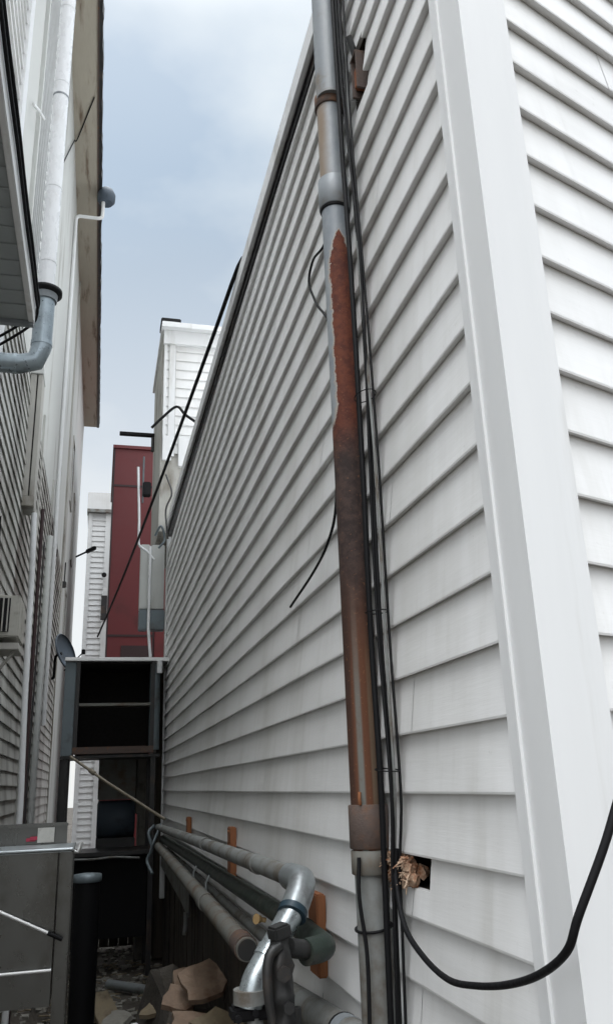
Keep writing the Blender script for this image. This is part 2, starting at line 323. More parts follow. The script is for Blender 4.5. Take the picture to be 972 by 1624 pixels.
# torn insulation in the lower hole
mb = MB(); rq = random.Random(12)
for i in range(34):
    y = rq.uniform(1.725,1.865); z = rq.uniform(1.388,1.442)+.008*(y-1.79)/.07; x = rq.uniform(.636,.668); r = rq.uniform(.006,.015)
    bm = bmesh.new(); bmesh.ops.create_icosphere(bm, subdivisions=2, radius=1)
    for v in bm.verts:
        v.co = v.co*(1+.75*noise.noise(v.co*1.9+Vector((i,0,0)))); v.co = Vector((v.co.x*r*.8+x, v.co.y*r*1.3+y, v.co.z*r+z))
    bm.verts.index_update(); mb.add([v.co[:] for v in bm.verts], [[v.index for v in f.verts] for f in bm.faces]); bm.free()
for i in range(110):
    p = Vector((rq.uniform(.626,.645), rq.uniform(1.705,1.87), rq.uniform(1.392,1.447))); d = Vector((rq.uniform(-.8,0), rq.uniform(-1,1), rq.uniform(-1,.3))).normalized()*rq.uniform(.010,.032)
    mb.tube([p, p+d*.5+Vector((0,.002,.002)), p+d], [.0028,.002,.0008], 5)
tag(mb.build('insulation_tuft', TORN), 'torn pale and rust coloured stuffing spilling from the square hole beside the big pipe', 'insulation')
# rusty bracket in the upper hole
br = thing('wall_bracket', 'rusty square bracket sticking out of a hole high in the siding beside the pipe', 'bracket', (.66,1.70,3.46))
mb = MB(); mb.box(.632,.672,1.690,1.697,3.47,3.60); mb.box(.632,.672,1.730,1.737,3.47,3.60); mb.box(.630,.672,1.690,1.737,3.600,3.606); mb.build('frame', BROWN, br)
mb = MB(); mb.box(.636,.668,1.699,1.728,3.49,3.56,.004); mb.build('block', RUST, br)
mb = MB(); mb.tube([(.640,1.715,3.61),(.618,1.70,3.66)], .010, 10); mb.build('bolt', BLK2, br)

# ============================================================ BIG RISER PIPE + CABLES
rp = thing('riser_pipe', 'tall rust flaked grey conduit rising the full height beside the white siding', 'pipe', (.603,1.875,0))
def ring(mb, z0, z1, r, x=.603, y=1.875, seg=32, lip=.002):
    mb.tube([(x,y,z0),(x,y,z0+lip),(x,y,z1-lip),(x,y,z1)], [r-lip,r,r,r-lip], seg)
mb = MB(); mb.tube([(.603,1.875,1.42+i*(3.59-1.42)/30) for i in range(31)], .0385, 32); mb.build('pipe', RISER, rp)
mb = MB(); mb.tube([(.603,1.86,3.58),(.603,1.86,5.4)], .0425, 32); mb.build('upper_pipe', GREY, rp)
k = MB(); ring(k, 3.555, 3.60, .0445); k.build('rusty_band', BROWN, rp)
k = MB(); ring(k, 3.185, 3.285, .0455); k.build('collar', GREY, rp)
k = MB(); ring(k, 3.176, 3.187, .0425); k.build('band', BLACK, rp)
k = MB(); ring(k, 1.455, 1.548, .0450); k.build('collar', BROWN, rp)
k = MB(); ring(k, 1.402, 1.452, .0435); k.build('collar', GPIP2, rp)
k = MB(); k.tube([(.603,1.878,0),(.603,1.878,1.43)], .0365, 32); k.build('lower_pipe', GPIPE, rp)
k = MB()
for i in range(13):
    a = 2*math.pi*i/12; 
k.tube([(.603+.040*math.cos(2*math.pi*i/24), 1.878+.040*math.sin(2*math.pi*i/24), 1.295+.006*math.sin(2*math.pi*i/24+1)) for i in range(25)], .0032, 6); k.build('cable_tie', BLACK, rp)
k = MB(); k.tube(cat([(.575,1.842,1.575),(.573,1.838,1.562),(.575,1.84,1.548)],4), [.004]*8+[.003], 6); k.build('rust_flake', WOODO, rp)

# black cables strapped down the right of the riser; each one is its own thing
def vpath(base, amp, zz, ph, fx=1.0):
    o = []
    for i,z in enumerate(zz):
        o.append((base[0]+amp*.35*math.sin(z*3.1*fx+ph), base[1]+amp*math.sin(z*2.3*fx+ph*1.7), z))
    return o
def bundle_y(z):      # the bundle drifts away from the riser high up, tight against it at the bottom
    pts = [(.0,1.822),(1.0,1.822),(1.3,1.800),(1.6,1.775),(1.9,1.780),(2.3,1.765),(2.7,1.765),(3.0,1.775),(3.3,1.792),(3.7,1.800),(5.4,1.80)]
    for (a,va),(b,vb) in zip(pts[:-1],pts[1:]):
        if a <= z <= b: return va+(vb-va)*(z-a)/(b-a)
    return 1.8
zs = [i*.11 for i in range(0,50)]
labs = [('thick black cable hugging the right side of the rusty riser pipe','cable',.0070,.0,.606),
        ('black cable with a slow wave, second out from the riser pipe','cable',.0048,-.020,.622),
        ('thin black wire outermost of the bundle beside the riser pipe','cable',.0034,-.050,.627),
        ('grey dusty cable woven among the black ones beside the riser pipe','cable',.0036,-.034,.624),
        ('black cable crossing over its neighbours at the middle of the bundle','cable',.0040,-.028,.616),]
for i,(lb,ct,r,dy,x) in enumerate(labs):
    pts = [(x+.003*math.sin(z*2.1+i*2), bundle_y(z)+dy*(1 if z>1.5 else .55)+[.002,.010,.006,.014,.016][i]*math.sin(z*[1.2,2.7,1.9,3.4,4.1][i]+i*1.3), z) for z in zs]
    k = MB(); k.tube(cat(pts,3), r, 8); tag(k.build('cable', [BLACK,BLACK,BLACK,GPIPE,BLACK][i]), lb, ct, 'cables running down beside the riser pipe')
k = MB(); k.tube(cat([(.566,1.842,1.44),(.560,1.835,1.36),(.570,1.832,1.25),(.568,1.835,1.1),(.565,1.84,.9),(.56,1.845,.3)],6), .0045, 8)
tag(k.build('cable', BLACK), 'thin black cable crossing the front of the riser pipe low down', 'cable')
for z,lb in ((2.52,'highest of the thin black ties binding the cable bundle to the riser'),(1.97,'middle one of the thin black ties binding the cable bundle to the riser'),(1.62,'lowest of the thin black ties binding the cable bundle, just above the brown collar')):
    yc_ = bundle_y(z)-.02; k = MB(); k.tube([(.614+.024*math.cos(2*math.pi*i/20), yc_+.046*math.sin(2*math.pi*i/20), z+.004*math.sin(2*math.pi*i/20)) for i in range(21)], .0014, 6); tag(k.build('cable_tie', BLACK), lb, 'cable tie')
# the loop that sags across the corner post
k = MB(); k.tube(cat([(.626,1.765,1.46),(.618,1.755,1.40),(.610,1.70,1.322),(.607,1.60,1.284),(.604,1.48,1.269),(.602,1.365,1.282),(.598,1.24,1.308),(.594,1.13,1.342),(.588,1.04,1.385),(.594,1.01,1.43),(.632,.992,1.51),(.668,.985,1.585),(.72,.975,1.68),(.80,.98,1.80),(.95,1.02,1.95)],8), .0056, 10)
tag(k.build('cable', BLACK), 'black cable sagging in a loop across the white corner post at lower right', 'cable')
# cut wire hanging left of the riser
k = MB(); k.tube(cat([(.63,2.02,3.32),(.62,2.048,3.203),(.618,2.18,3.235),(.618,2.247,3.195),(.62,2.20,3.10),(.62,2.15,3.035),(.622,2.056,2.925),(.628,2.052,2.815),(.632,2.07,2.56),(.630,2.10,2.35),(.62,2.16,2.26),(.615,2.317,2.21),(.61,2.625,2.165)],6), .0042, 8)
tag(k.build('wire', BLACK), 'loose black wire kinked left of the riser pipe and ending in mid air', 'wire')
# cable along the roof edge, then slung across the alley
e = lambda y: 4.155+(y-2.2)*.03
k = MB(); P0 = Vector((.612,3.62,e(3.62)+.02)); P1 = Vector((-.075,12.0,3.70))
far = [P0.lerp(P1,t)+Vector((0,0,-.10*math.sin(math.pi*t))) for t in [i/16 for i in range(1,17)]]
k.tube(cat([(.66,3.3,e(3.3)),(.64,3.5,e(3.5)+.01)]+[tuple(P0)]+[tuple(p) for p in far],3), .0120, 8)
tag(k.build('cable', BLACK), 'thick black service cable slung from the white roof edge down across the alley', 'cable')
k = MB(); k.tube(cat([(.630,y,3.985+(y-2.2)*.03+.006*math.sin(y*5)) for y in [1.2+i*.3 for i in range(25)]],2), .0045, 6)
tag(k.build('cable', BLACK), 'black cable clipped along the siding just under the white roof edge', 'cable')

# ============================================================ PIPES ALONG THE FOOT OF THE SIDING
t = thing('drain_pipe', 'grey pipe topmost of the row along the wall, turning down in a bright galvanised elbow', 'pipe', (.40,2.2,0))
k = MB(); k.tube([(.56,7.9,1.265),(.555,5.0,1.31),(.55,3.2,1.338),(.55,2.36,1.350)], .029, 20); k.build('pipe', GPIPE, t)
for y in (2.95,4.4): q = MB(); q.tube([(.55,y,1.34-(y-2.9)*.012),(.55,y+.07,1.34-(y-2.9)*.012)], .0315, 20); q.build('coupling', GPIPE, t)
k = MB(); k.tube(bend([(.55,2.46,1.347),(.55,2.30,1.350),(.505,2.245,1.285)], .06, 8), .0365, 24); k.build('elbow', GALV, t)
k = MB(); k.tube([(.508,2.249,1.290),(.500,2.239,1.278)], .0385, 24); k.build('tape_ring', TEAL, t)
k = MB(); k.tube([(.510,2.251,1.293),(.433,2.225,1.192)], .0315, 24); k.build('straight_pipe', GALVB, t)
k = MB(); k.tube([(.443,2.23,1.205),(.428,2.222,1.186)], .0345, 24); k.build('coupling', GALVB, t)
k = MB(); k.tube(bend([(.436,2.226,1.196),(.392,2.21,1.14),(.385,2.21,1.09)], .05, 8), .0315, 24); k.build('lower_elbow', GALVB, t)
k = MB(); k.tube([(.386,2.21,1.128),(.386,2.21,1.098)], .042, 20); k.build('hub_clamp', GPIPE, t)
k = MB(); k.box(.338,.434,2.19,2.25,1.062,1.092,.006); k.tube([(.350,2.18,1.075),(.350,2.165,1.075)], .009, 6); k.tube([(.392,2.185,1.083),(.392,2.172,1.083)], .008, 8); k.build('flange', BLACK, t)
k = MB(); k.tube([(.398,2.215,0),(.398,2.215,1.07)], .020, 16); k.build('downpipe', GPIPE, t)

t = thing('green_pipe', 'dark green pipe second from the top, its curled end joined to the black valve', 'pipe', (.585,2.3,0))
k = MB(); k.tube([(.600,7.9,1.165),(.59,5.0,1.19),(.585,3.0,1.205),(.580,2.42,1.212)], .031, 20); k.build('pipe', GREEN, t)
k = MB(); k.tube(bend([(.580,2.50,1.211),(.578,2.20,1.205),(.515,2.165,1.205)], .09, 10), .031, 20); k.build('elbow', GREEN, t)
k = MB(); k.tube([(.540,2.178,1.205),(.470,2.14,1.222)], .022, 16); k.build('nipple', BLK2, t)
t = thing('valve', 'black lumpy iron valve with a square top beside the green elbow', 'valve', (.445,2.12,0))
k = MB(); k.tube(cat([(.448,2.12,1.03),(.448,2.12,1.08),(.446,2.12,1.12),(.444,2.12,1.17),(.442,2.12,1.22),(.44,2.12,1.245)],3), [.022,.024,.026,.027,.026,.030,.033,.031,.027,.029,.031,.029,.026,.025,.023,.021], 16)
k.v = [(x+.010*noise.noise(Vector((x*45,y*45,z*45))), y+.010*noise.noise(Vector((x*45+9,y*45,z*45))), z) for x,y,z in k.v]
k.obox((.442,2.12,1.262),(Vector((.9,.3,.2)).normalized(),Vector((-.3,.94,0)).normalized(),Vector((-.19,-.06,.98)).normalized()),(.046,.046,.032),.005); k.build('body', BLK2, t)
k = MB(); k.tube(cat([(.44,2.10,1.235),(.41,2.09,1.215),(.405,2.085,1.15),(.415,2.085,1.08)],4), [.011,.012,.013,.013,.012,.012,.012,.012,.012,.011,.011,.010,.010], 10); k.build('handle', BLK2, t)
for bx,bz,br_ in ((.442,1.18,.018),(.452,1.11,.014)): k = MB(); k.tube([(bx,2.08,bz),(bx,2.070,bz)], br_, 6); k.build('bolt', BLK2, t)
k = MB(); k.tube([(.452,2.12,0),(.452,2.12,1.04)], .017, 14); k.build('stub_pipe', GPIPE, t)
k = MB(); k.tube([(.478,2.12,.9),(.478,2.12,1.10)], .013, 12); k.build('side_stub', BLK2, t)

t = thing('waste_pipe', 'thick grimy grey pipe lowest of the row, open rusty end near the valve', 'pipe', (.52,3,0))
k = MB(); k.tube([(.545,7.6,1.125),(.525,5.0,1.10),(.515,3.0,1.075)], .037, 20); k.build('pipe', GPIP2, t)
k = MB(); k.tube([(.515,3.14,1.078),(.515,3.02,1.076)], .041, 20); k.build('coupling', BROWN, t)
k = MB(); k.tube([(.515,3.004,1.075),(.515,2.997,1.075)], .033, 20); k.build('hollow_shade', BLK2, t)  # black disc painted in for the unlit hollow of the pipe
k = MB(); k.tube([(.517,4.2,1.09),(.517,4.1,1.09)], .040, 20); k.build('coupling', GPIP2, t)
k = MB(); k.tube([(.60,7.4,1.105),(.60,2.9,1.085)], .020, 16)
tag(k.build('conduit', GPIPE), 'slim light grey conduit tight against the siding between the green and the grimy pipe', 'conduit')
t = thing('stub_pipe', 'short grey pipe with a black ring at the very bottom beside the riser', 'pipe', (.60,2.4,0))
k = MB(); k.tube([(.598,3.0,.965),(.598,2.12,1.035),(.598,1.98,1.045)], .040, 22); k.build('pipe', GPIPE, t)
k = MB(); k.tube([(.598,2.14,1.033),(.598,2.13,1.034)], .0425, 22); k.build('ring', BLACK, t)
k = MB(); k.tube([(.598,2.13,1.034),(.598,2.08,1.038)], .0415, 22); k.build('coupling', GREY, t)
blocks = [(5.95,1.275,1.405,'small orange wooden block farthest along the row of pipes'),(4.04,1.15,1.415,'orange wooden block behind the pipes, second from the far end'),(2.47,1.09,1.30,'large orange wooden block beside the galvanised elbow')]
for y,z0,z1,lb in blocks:
    k = MB(); k.box(.612,.640,y-.05,y+.05,z0,z1,.004); k.tube([(.614,y,z1-.02),(.606,y,z1-.02)], .006, 8); tag(k.build('wood_block', WOODO), lb, 'wood block', 'wood blocks carrying the pipes')
k = MB(); k.tube([(.56,3.0,1.165),(.545,2.99,1.168)], [.012,.017], 12); k.tube([(.58,3.0,1.16),(.56,3.0,1.165)], .008, 8)
tag(k.build('knob', BRASS), 'small round ochre knob just left of the galvanised pipe', 'knob')
for y, z, lb in ((4.35,1.15,'thin grey pipe hanger nearer of the two between the pipes'),(4.9,1.15,'thin grey pipe hanger farther of the two between the pipes')):
    k = MB(); k.tube([(.64,y,z+.03),(.56,y,z+.03),(.545,y,z),(.545,y,z-.07)], .006, 8); tag(k.build('pipe_hanger', GALV), lb, 'pipe hanger', 'hangers between the pipes')
# grey triangular flashing with a bent tail below the far pipes
k = MB(); fp = [(.61,8.2,1.0),(.61,5.747,1.06),(.61,5.80,.80),(.61,6.27,.84),(.61,8.2,.92)]; k.add(fp+[(x+.006,y,z) for x,y,z in fp], [(0,1,2,3,4),(9,8,7,6,5)]+[(i,(i+1)%5,5+(i+1)%5,5+i) for i in range(5)])
k.build('flashing', GPIPE); o = bpy.data.objects['flashing']; tag(o, 'grey bent sheet flashing hanging in a point below the far pipes', 'flashing')
k = MB(); k.tube(cat([(.60,5.83,.83),(.598,5.82,.76),(.59,5.80,.70)],4), .014, 10); tag(k.build('pipe_end', GPIPE), 'short grey tube end dangling from the tip of the flashing', 'pipe')
# ============================================================ LEFT BUILDING
lb_ = thing('building', 'tall dirty grey building along the left of the alley under a deep weathered eave', 'building', (-.7,10,0))
XL = -.64
MB().box(-4, XL-.02, 4.25, 17.8, .02, 9.6).build('wall', STUC, lb_)
MB().box(XL-.02, XL, 4.26, 17.79, 4.7, 9.6).build('upper_panel', STUC, lb_)
MB().box(XL-.02, XL+.004, 12.02, 17.795, .02, 4.7).build('lower_panel', STUC, lb_)
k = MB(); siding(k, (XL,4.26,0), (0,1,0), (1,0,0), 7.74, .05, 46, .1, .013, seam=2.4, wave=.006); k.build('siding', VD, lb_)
k = MB(); siding(k, (XL+.003,5.05,0), (0,1,0), (1,0,0), .75, 5.2, 44, .1, .018, seam=0); k.build('siding_strip', VL, lb_)
k = MB(); k.box(XL-.01, XL+.028, 4.98, 5.045, 4.7, 9.58, .003); k.build('trim', STUC, lb_)
k = MB(); k.box(XL-.01, XL+.028, 11.95, 12.03, .03, 9.58, .003); k.build('trim', STUC2, lb_)
for y0 in (7.35, 9.1): k = MB(); k.box(XL-.01, XL+.022, y0, y0+.05, .03, 5.0, .003); k.build('trim', VD, lb_)
k = MB(); k.box(-4, -.335, 1.2, 17.8, 9.6, 9.66); k.build('soffit', SOFF, lb_)
k = MB(); k.box(-.335,-.305, 1.2, 17.8, 9.585, 9.75); k.build('fascia', BLK2, lb_)
k = MB(); ys = [1.2+i*.11 for i in range(151)]; vs = []; fs = []
for i,y in enumerate(ys):
    xo = -.299+random.choice((0,.004,.010,.014)); zo = 9.58-random.uniform(0,.03); vs += [(-.3055,y,zo),(xo,y,zo),(xo,y,9.72),(-.3055,y,9.72)]
fs = [(4*i+j,4*i+4+j,4*i+4+(j+1)%4,4*i+(j+1)%4) for i in range(len(ys)-1) for j in range(4)]; k.add(vs, fs)
k.build('shingle_edge', BLK2, lb_)
k = MB(); k.box(-.352,-.336,1.2,17.8,9.585,9.602); k.build('rusty_drip', BROWN, lb_)
k = MB(); k.box(-4,-.30,1.2,17.8,9.75,9.85); k.build('roof', BLK2, lb_)
# windows deep down the wall: narrow dark ones in shallow frames
for y0,y1,z0,z1 in ((13.2,13.75,6.2,7.3),(14.7,15.2,5.6,6.8),(9.9,10.3,4.9,5.6),(13.4,13.9,3.9,4.7)):
    f = MB(); f.box(XL-.005, XL+.02, y0-.04, y1+.04, z0-.04, z0, .003); f.box(XL-.005, XL+.02, y0-.04, y1+.04, z1, z1+.04, .003); f.box(XL-.005, XL+.02, y0-.04, y0, z0, z1); f.box(XL-.005, XL+.02, y1, y1+.04, z0, z1)
    fo = f.build('window', STUC2, lb_); g_ = MB(); g_.box(XL-.004, XL+.008, y0, y1, z0, z1); g_.build('pane', GLASS, fo)
k = MB(); k.tube(cat([(-.62,7.23,7.85),(-.62,8.5,9.3),(-.60,8.75,9.57),(-.391,8.044,9.585)],6), .007, 6); tag(k.build('wire', BLACK), 'thin dark wire running up slantwise under the left eave', 'wire')
k = MB(); k.tube([(-.61,4.544,5.97),(-.60,4.78,6.15),(-.585,4.98,6.27)], .011, 8); tag(k.build('rod', STEELB), 'short bright metal rod sticking out left of the white flue', 'rod')

# nearer white building with its boxed eave
nb = thing('building', 'white sided building at the upper left with a grey boxed eave over the alley', 'building', (-.7,2,0))
MB().box(-4, XL-.02, 1.5, 4.245, .02, 10.2).build('wall', STUC, nb)
k = MB(); siding(k, (XL,1.5,0), (0,1,0), (1,0,0), 2.58, 3.62, 55, .12, .016, seam=2.6); k.build('siding', VW, nb)
k = MB(); k.box(XL-.02, XL+.03, 4.08, 4.24, 3.6, 10.2, .004); k.build('corner_trim', TRIM, nb)
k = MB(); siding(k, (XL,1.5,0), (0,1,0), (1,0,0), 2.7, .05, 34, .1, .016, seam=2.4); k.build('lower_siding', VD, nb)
k = MB(); k.box(XL-.1, -.366, 1.5, 3.18, 3.50, 3.56)
k.build('soffit', SOFG, nb)
k = MB()
for i in range(16): y = 1.55+.1*i; q = MB(); q.box(XL, -.367, y, y+.006, 3.493, 3.502); q.build('soffit_rib', SOFG, nb)
k = MB(); k.box(-.366,-.343,1.5,3.20,3.492,3.585,.003); k.build('fascia', TRIM, nb)
k = MB(); k.box(XL,-.345,3.172,3.198,3.480,3.58); k.build('end_board', GREY, nb)
k = MB(); k.box(XL-.1,-.345,1.5,3.19,3.585,3.61); k.build('roof', BLK2, nb)
for j,(dx,dz,lb) in enumerate(((-.007,-.035,'black cable along the white trim of the grey boxed eave, lower of the pair'),(-.004,.010,'black cable along the white trim of the grey boxed eave, upper of the pair'))):
    k = MB(); k.tube(cat([(-.328+dx, y, 3.60+dz+.006*math.sin(y*9+j)) for y in [1.5+i*.1 for i in range(18)]]+[(-.37,3.32,3.60+dz),(-.50,3.42,3.55+dz),(-.64,3.5,3.50+dz)],3), .0065, 6)
    tag(k.build('cable', BLACK), lb, 'cable', 'cables along the boxed eave')

# white flue with black flange and grey elbow
t = thing('flue_pipe', 'white jointed flue rising from a black flange, grey elbow bending into the left wall', 'flue', (-.385,4,3.6))
k = MB(); k.tube([(-.385,4.0,4.19),(-.385,4.0,9.4)], .044, 24); k.build('pipe', WPIPE, t)
for z in (4.36,4.86,5.52,5.62,6.22,7.1,8.0): k = MB(); k.tube([(-.385,4,z),(-.385,4,z+.012)], .0462, 24); k.build('joint', GREY if z in (5.52,) else WPIPE, t)
k = MB(); k.tube([(-.385,4,4.155),(-.385,4,4.165),(-.385,4,4.185),(-.385,4,4.20)], [.060,.088,.088,.052], 28); k.build('flange', BLACK, t)
k = MB(); k.tube([(-.385,4,4.12),(-.385,4,4.157)], [.062,.066], 24); k.build('hub', GREY, t)
k = MB(); k.tube(bend([(-.385,4,4.14),(-.385,4,3.73),(-.70,4,3.73)], .10, 2), .053, 20); k.build('elbow', DKGAL, t)
k = MB(); k.tube([(-.385,4,3.87),(-.385,4,3.845)], .0555, 20); k.build('coupling', DKGAL, t)
k = MB(); k.tube([(-.50,4,3.73),(-.52,4,3.73)], .0555, 20); k.build('coupling', DKGAL, t)

# gooseneck vent pipe with dark cowl beyond the eave
t = thing('vent_pipe', 'slim white vent pipe with a gooseneck under the eave and a dark round cowl', 'vent pipe', (-.615,9.7,3))
k = MB(); k.tube(bend([(-.60,9.7,2.3),(-.612,9.7,6.0),(-.612,9.7,9.12),(-.262,9.7,9.12),(-.262,9.7,9.62)], .07, 6), .024, 14); k.build('pipe', TRIM, t)
k = MB(); k.tube([(-.225,9.72,9.40),(-.225,9.72,9.44),(-.225,9.72,9.54),(-.225,9.72,9.62),(-.225,9.72,9.66)], [.09,.12,.125,.09,.03], 24); k.build('cowl', BLUE, t)
# boxed chase of two brown-grey channels
t = thing('duct_chase', 'pair of brown grey upright metal channels boxed on the left wall', 'duct', (-.58,6.05,3.7))
k = MB(); k.box(-.640,-.592,6.0,6.22,3.70,4.72,.004); k.box(-.582,-.548,6.0,6.22,3.70,4.72,.004); k.build('channel', STUC2, t)
k = MB(); k.box(-.595,-.580,6.02,6.22,3.70,4.72); k.build('groove', BLACK, t)
k = MB(); k.box(-.645,-.544,5.99,6.23,4.72,4.80,.004); k.build('cap', STUC, t)
k = MB(); k.box(-.645,-.544,5.99,6.23,3.62,3.70,.004); k.build('foot', STUC2, t)
k = MB(); k.box(-.60,-.55,5.995,6.2,4.81,4.84); k.build('lid', TRIM, t)
k = MB(); k.tube(cat([(-.545,6.1,3.60),(-.535,6.1,3.3),(-.528,6.12,3.0),(-.52,6.1,2.6),(-.512,6.1,2.2),(-.50,6.1,1.8),(-.49,6.1,1.4),(-.488,6.1,.2)],5), .021, 14)
tag(k.build('conduit', WPIPE), 'wavy white conduit dropping below the brown grey duct on the left wall', 'conduit')
k = MB(); k.tube([(-.50,6.3,3.7),(-.485,6.3,.1)], .014, 12); tag(k.build('downpipe', PLUM), 'dark maroon pipe just right of the wavy white conduit', 'pipe')
k = MB(); k.tube([(-.60,8.7,4.2),(-.60,8.7,1.2)], .035, 12); tag(k.build('downpipe', STUC), 'stained pale downpipe on the left wall past the maroon pipe', 'pipe')
k = MB(); k.tube([(-.57,4.35,3.0),(-.56,4.5,2.0),(-.56,4.5,.2)], .018, 10); tag(k.build('downpipe', BLACK), 'black pipe nearest on the left wall below the air conditioner', 'pipe')
k = MB(); k.box(-.60,-.585,7.9,7.95,.1,3.9); tag(k.build('cable_duct', BLK2), 'flat black cable duct on the dirty left siding', 'cable duct')
# air conditioner
t = thing('air_conditioner', 'small cream air conditioner box on the left wall', 'air conditioner', (-.58,5,2.45))
k = MB(); k.box(-.70,-.485,5.0,5.35,2.47,2.72,.008); k.build('case', M('cream_plastic',(.42,.41,.37),.5,dirt=(.2,.19,.16),dirt_amt=.4,scale=8,bump=.05), t)
k = MB(); k.box(-.69,-.54,4.992,5.002,2.50,2.70); k.build('grille', BLACK, t)
k = MB()
for i in range(6): k.box(-.69+i*.027,-.683+i*.027,4.986,4.996,2.50,2.70)
k.build('grille_slat', STUC2, t)
k = MB(); k.box(-.69,-.48,5.02,5.3,2.40,2.44,.003); k.tube([(-.64,5.1,2.22),(-.49,5.1,2.43)], .01, 8); k.build('bracket', STUC2, t)
# dish
t = thing('satellite_dish', 'dark blue grey satellite dish seen almost edge on, on the left wall', 'satellite dish', (-.55,11.2,3.2))
k = MB(); c = Vector((-.47,11.0,3.32)); ax = Vector((.86,-.42,.28)).normalized()
k.tube([c+ax*.02, c+ax*.012, c, c-ax*.03, c-ax*.055, c-ax*.06], [.24,.25,.245,.17,.07,.01], 32, False); k.build('bowl', BLUE, t)
k = MB(); k.tube(bend([c-ax*.05, c-ax*.14, Vector((-.60,11.15,3.0)), Vector((-.65,11.15,3.0))], .04, 4), .018, 10); k.build('mount', BLACK, t)
k = MB(); k.tube([c-Vector((0,0,.24)), c+ax*.26-Vector((0,0,.10))], .008, 8); k.obox(c+ax*.27-Vector((0,0,.09)), (Vector((1,0,0)),Vector((0,1,0)),Vector((0,0,1))), (.05,.05,.06), .006); k.build('receiver', BLACK, t)
# far wall lamp
t = thing('wall_lamp', 'small dark lamp on a short arm at the far end of the left wall', 'lamp', (-.55,17.2,6))
k = MB(); k.tube([(-.64,17.2,6.30),(-.42,17.2,6.42)], .02, 8); k.build('arm', BLACK, t)
k = MB(); k.obox((-.33,17.2,6.47),(Vector((.88,0,.47)),Vector((0,1,0)),Vector((-.47,0,.88))),(.24,.14,.07),.02); k.build('head', BLACK, t)
for i,(y,z) in enumerate(((9.9,4.35),(12.6,4.6),(8.8,3.0))):
    k = MB(); k.obox((-.615,y,z),(Vector((1,0,0)),Vector((0,1,0)),Vector((0,0,1))),(.07,.09,.09),.01); k.tube([(-.61,y,z+.05),(-.61,y,z+.35)], .01, 6)
    tag(k.build('junction_box', [BLK2,BLK2,TRIM][i]), ['small black junction box at the middle of the left wall','small black junction box farthest along the left wall','little white junction box low on the left siding'][i], 'junction box')

# ============================================================ SINK UNIT, BIN (left foreground)
t = thing('steel_sink', 'dull stainless steel sink unit shoved against the left wall, paper sheet on its splashback', 'sink', (-.36,3.6,0))
k = MB(); k.box(-.62,-.115,3.98,4.00,1.30,1.455); k.box(-.62,-.112,3.965,4.005,1.452,1.470,.004); k.build('splashback', STEEL, t)
k = MB(); k.box(-.62,-.083,3.60,3.97,1.372,1.384); k.tube([(-.62,3.598,1.381),(-.080,3.598,1.381)], .007, 10); k.tube([(-.080,3.598,1.381),(-.080,3.97,1.381)], .006, 8); k.build('rim', GALV, t)
k = MB(); k.box(-.62,-.135,3.606,3.62,.835,1.374); k.box(-.145,-.135,3.62,3.96,.835,1.374); k.box(-.62,-.135,3.62,3.96,.835,.845); k.build('basin', STEEL, t)
k = MB(); k.box(-.128,-.078,3.603,3.645,.0,1.372,.004); k.build('leg', STEEL, t)
k = MB(); k.box(-.128,-.078,3.93,3.965,.0,1.372,.004); k.build('leg', STEEL, t)
k = MB(); k.box(-.60,-.56,3.603,3.645,.0,.835,.004); k.build('leg', STEEL, t)
k = MB(); k.tube([(-.62,3.585,.957),(-.135,3.585,.960)], .0065, 10); k.build('towel_rail', STEELB, t)
k = MB(); k.tube([(-.40,3.575,1.205),(-.155,3.575,1.090)], .0065, 10); k.build('brace_bar', STEELB, t)
k = MB(); k.tube([(-.155,3.575,1.090),(-.10,3.575,1.064)], .008, 10); k.build('brace_end', BLACK, t)
k = MB(); k.box(-.238,-.168,3.955,3.963,1.392,1.452); 
tag(k.build('paper_sheet', PAPER), 'small pale paper sheet with torn pink marks stuck on the steel splashback', 'paper')
k = MB(); k.box(-.285,-.245,3.957,3.963,1.398,1.412,.002); k.box(-.268,-.238,3.953,3.956,1.404,1.418,.001); tag(k.build('tape_scrap', PRED), 'crumpled pink tape scrap beside the paper sheet', 'tape')
k = MB(); k.tube([(-.078,3.8,1.36),(-.06,3.8,1.355),(-.05,3.8,1.395)], .008, 8); tag(k.build('hook', STEELB), 'bright bent hook on the right end of the steel sink rim', 'hook')
t = thing('plastic_drum', 'tall black narrow drum with a dusty grey lid behind the steel sink', 'drum', (-.02,5.9,0))
k = MB(); k.tube([(-.028,5.9,.0),(-.028,5.9,.05),(-.028,5.9,.95),(-.028,5.9,1.04)], [.075,.080,.084,.080], 24); k.build('body', BLACK, t)
k = MB(); k.tube([(-.028,5.9,1.04),(-.028,5.9,1.05),(-.028,5.9,1.085),(-.028,5.9,1.09)], [.088,.092,.088,.05], 24); k.build('lid', BGREY, t)

# ============================================================ METAL CABINET ACROSS THE ALLEY
t = thing('metal_cabinet', 'open fronted grey metal cabinet raised on black legs across the alley', 'cabinet', (.18,8.6,0))
x0,x1,y0,y1,z0,z1 = -.215,.50,8.25,8.95,1.935,2.80
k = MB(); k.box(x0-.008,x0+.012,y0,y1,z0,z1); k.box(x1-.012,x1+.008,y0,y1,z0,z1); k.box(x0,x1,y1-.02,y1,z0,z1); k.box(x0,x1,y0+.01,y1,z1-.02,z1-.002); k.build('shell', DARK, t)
k = MB(); k.box(x0-.02,x0+.018,y0-.012,y0+.012,z0,z1,.003); k.box(x1-.018,x1+.02,y0-.012,y0+.012,z0,z1,.003); k.build('frame', BLK2, t)
k = MB(); k.box(x0-.13,x1+.16,y0-.04,y1+.05,z1,z1+.035,.004); k.build('top_sheet', STEELB, t)
k = MB(); k.box(x0-.125,x0-.022,y0+.0,y1,z0-.02,z1-.006,.004); k.build('side_panel', BGREY, t)
k = MB(); k.tube([(x1+.025,y0+.06,z0+.02),(x1+.025,y0+.06,z1-.01)], .052, 20); k.build('side_duct', BGREY, t)
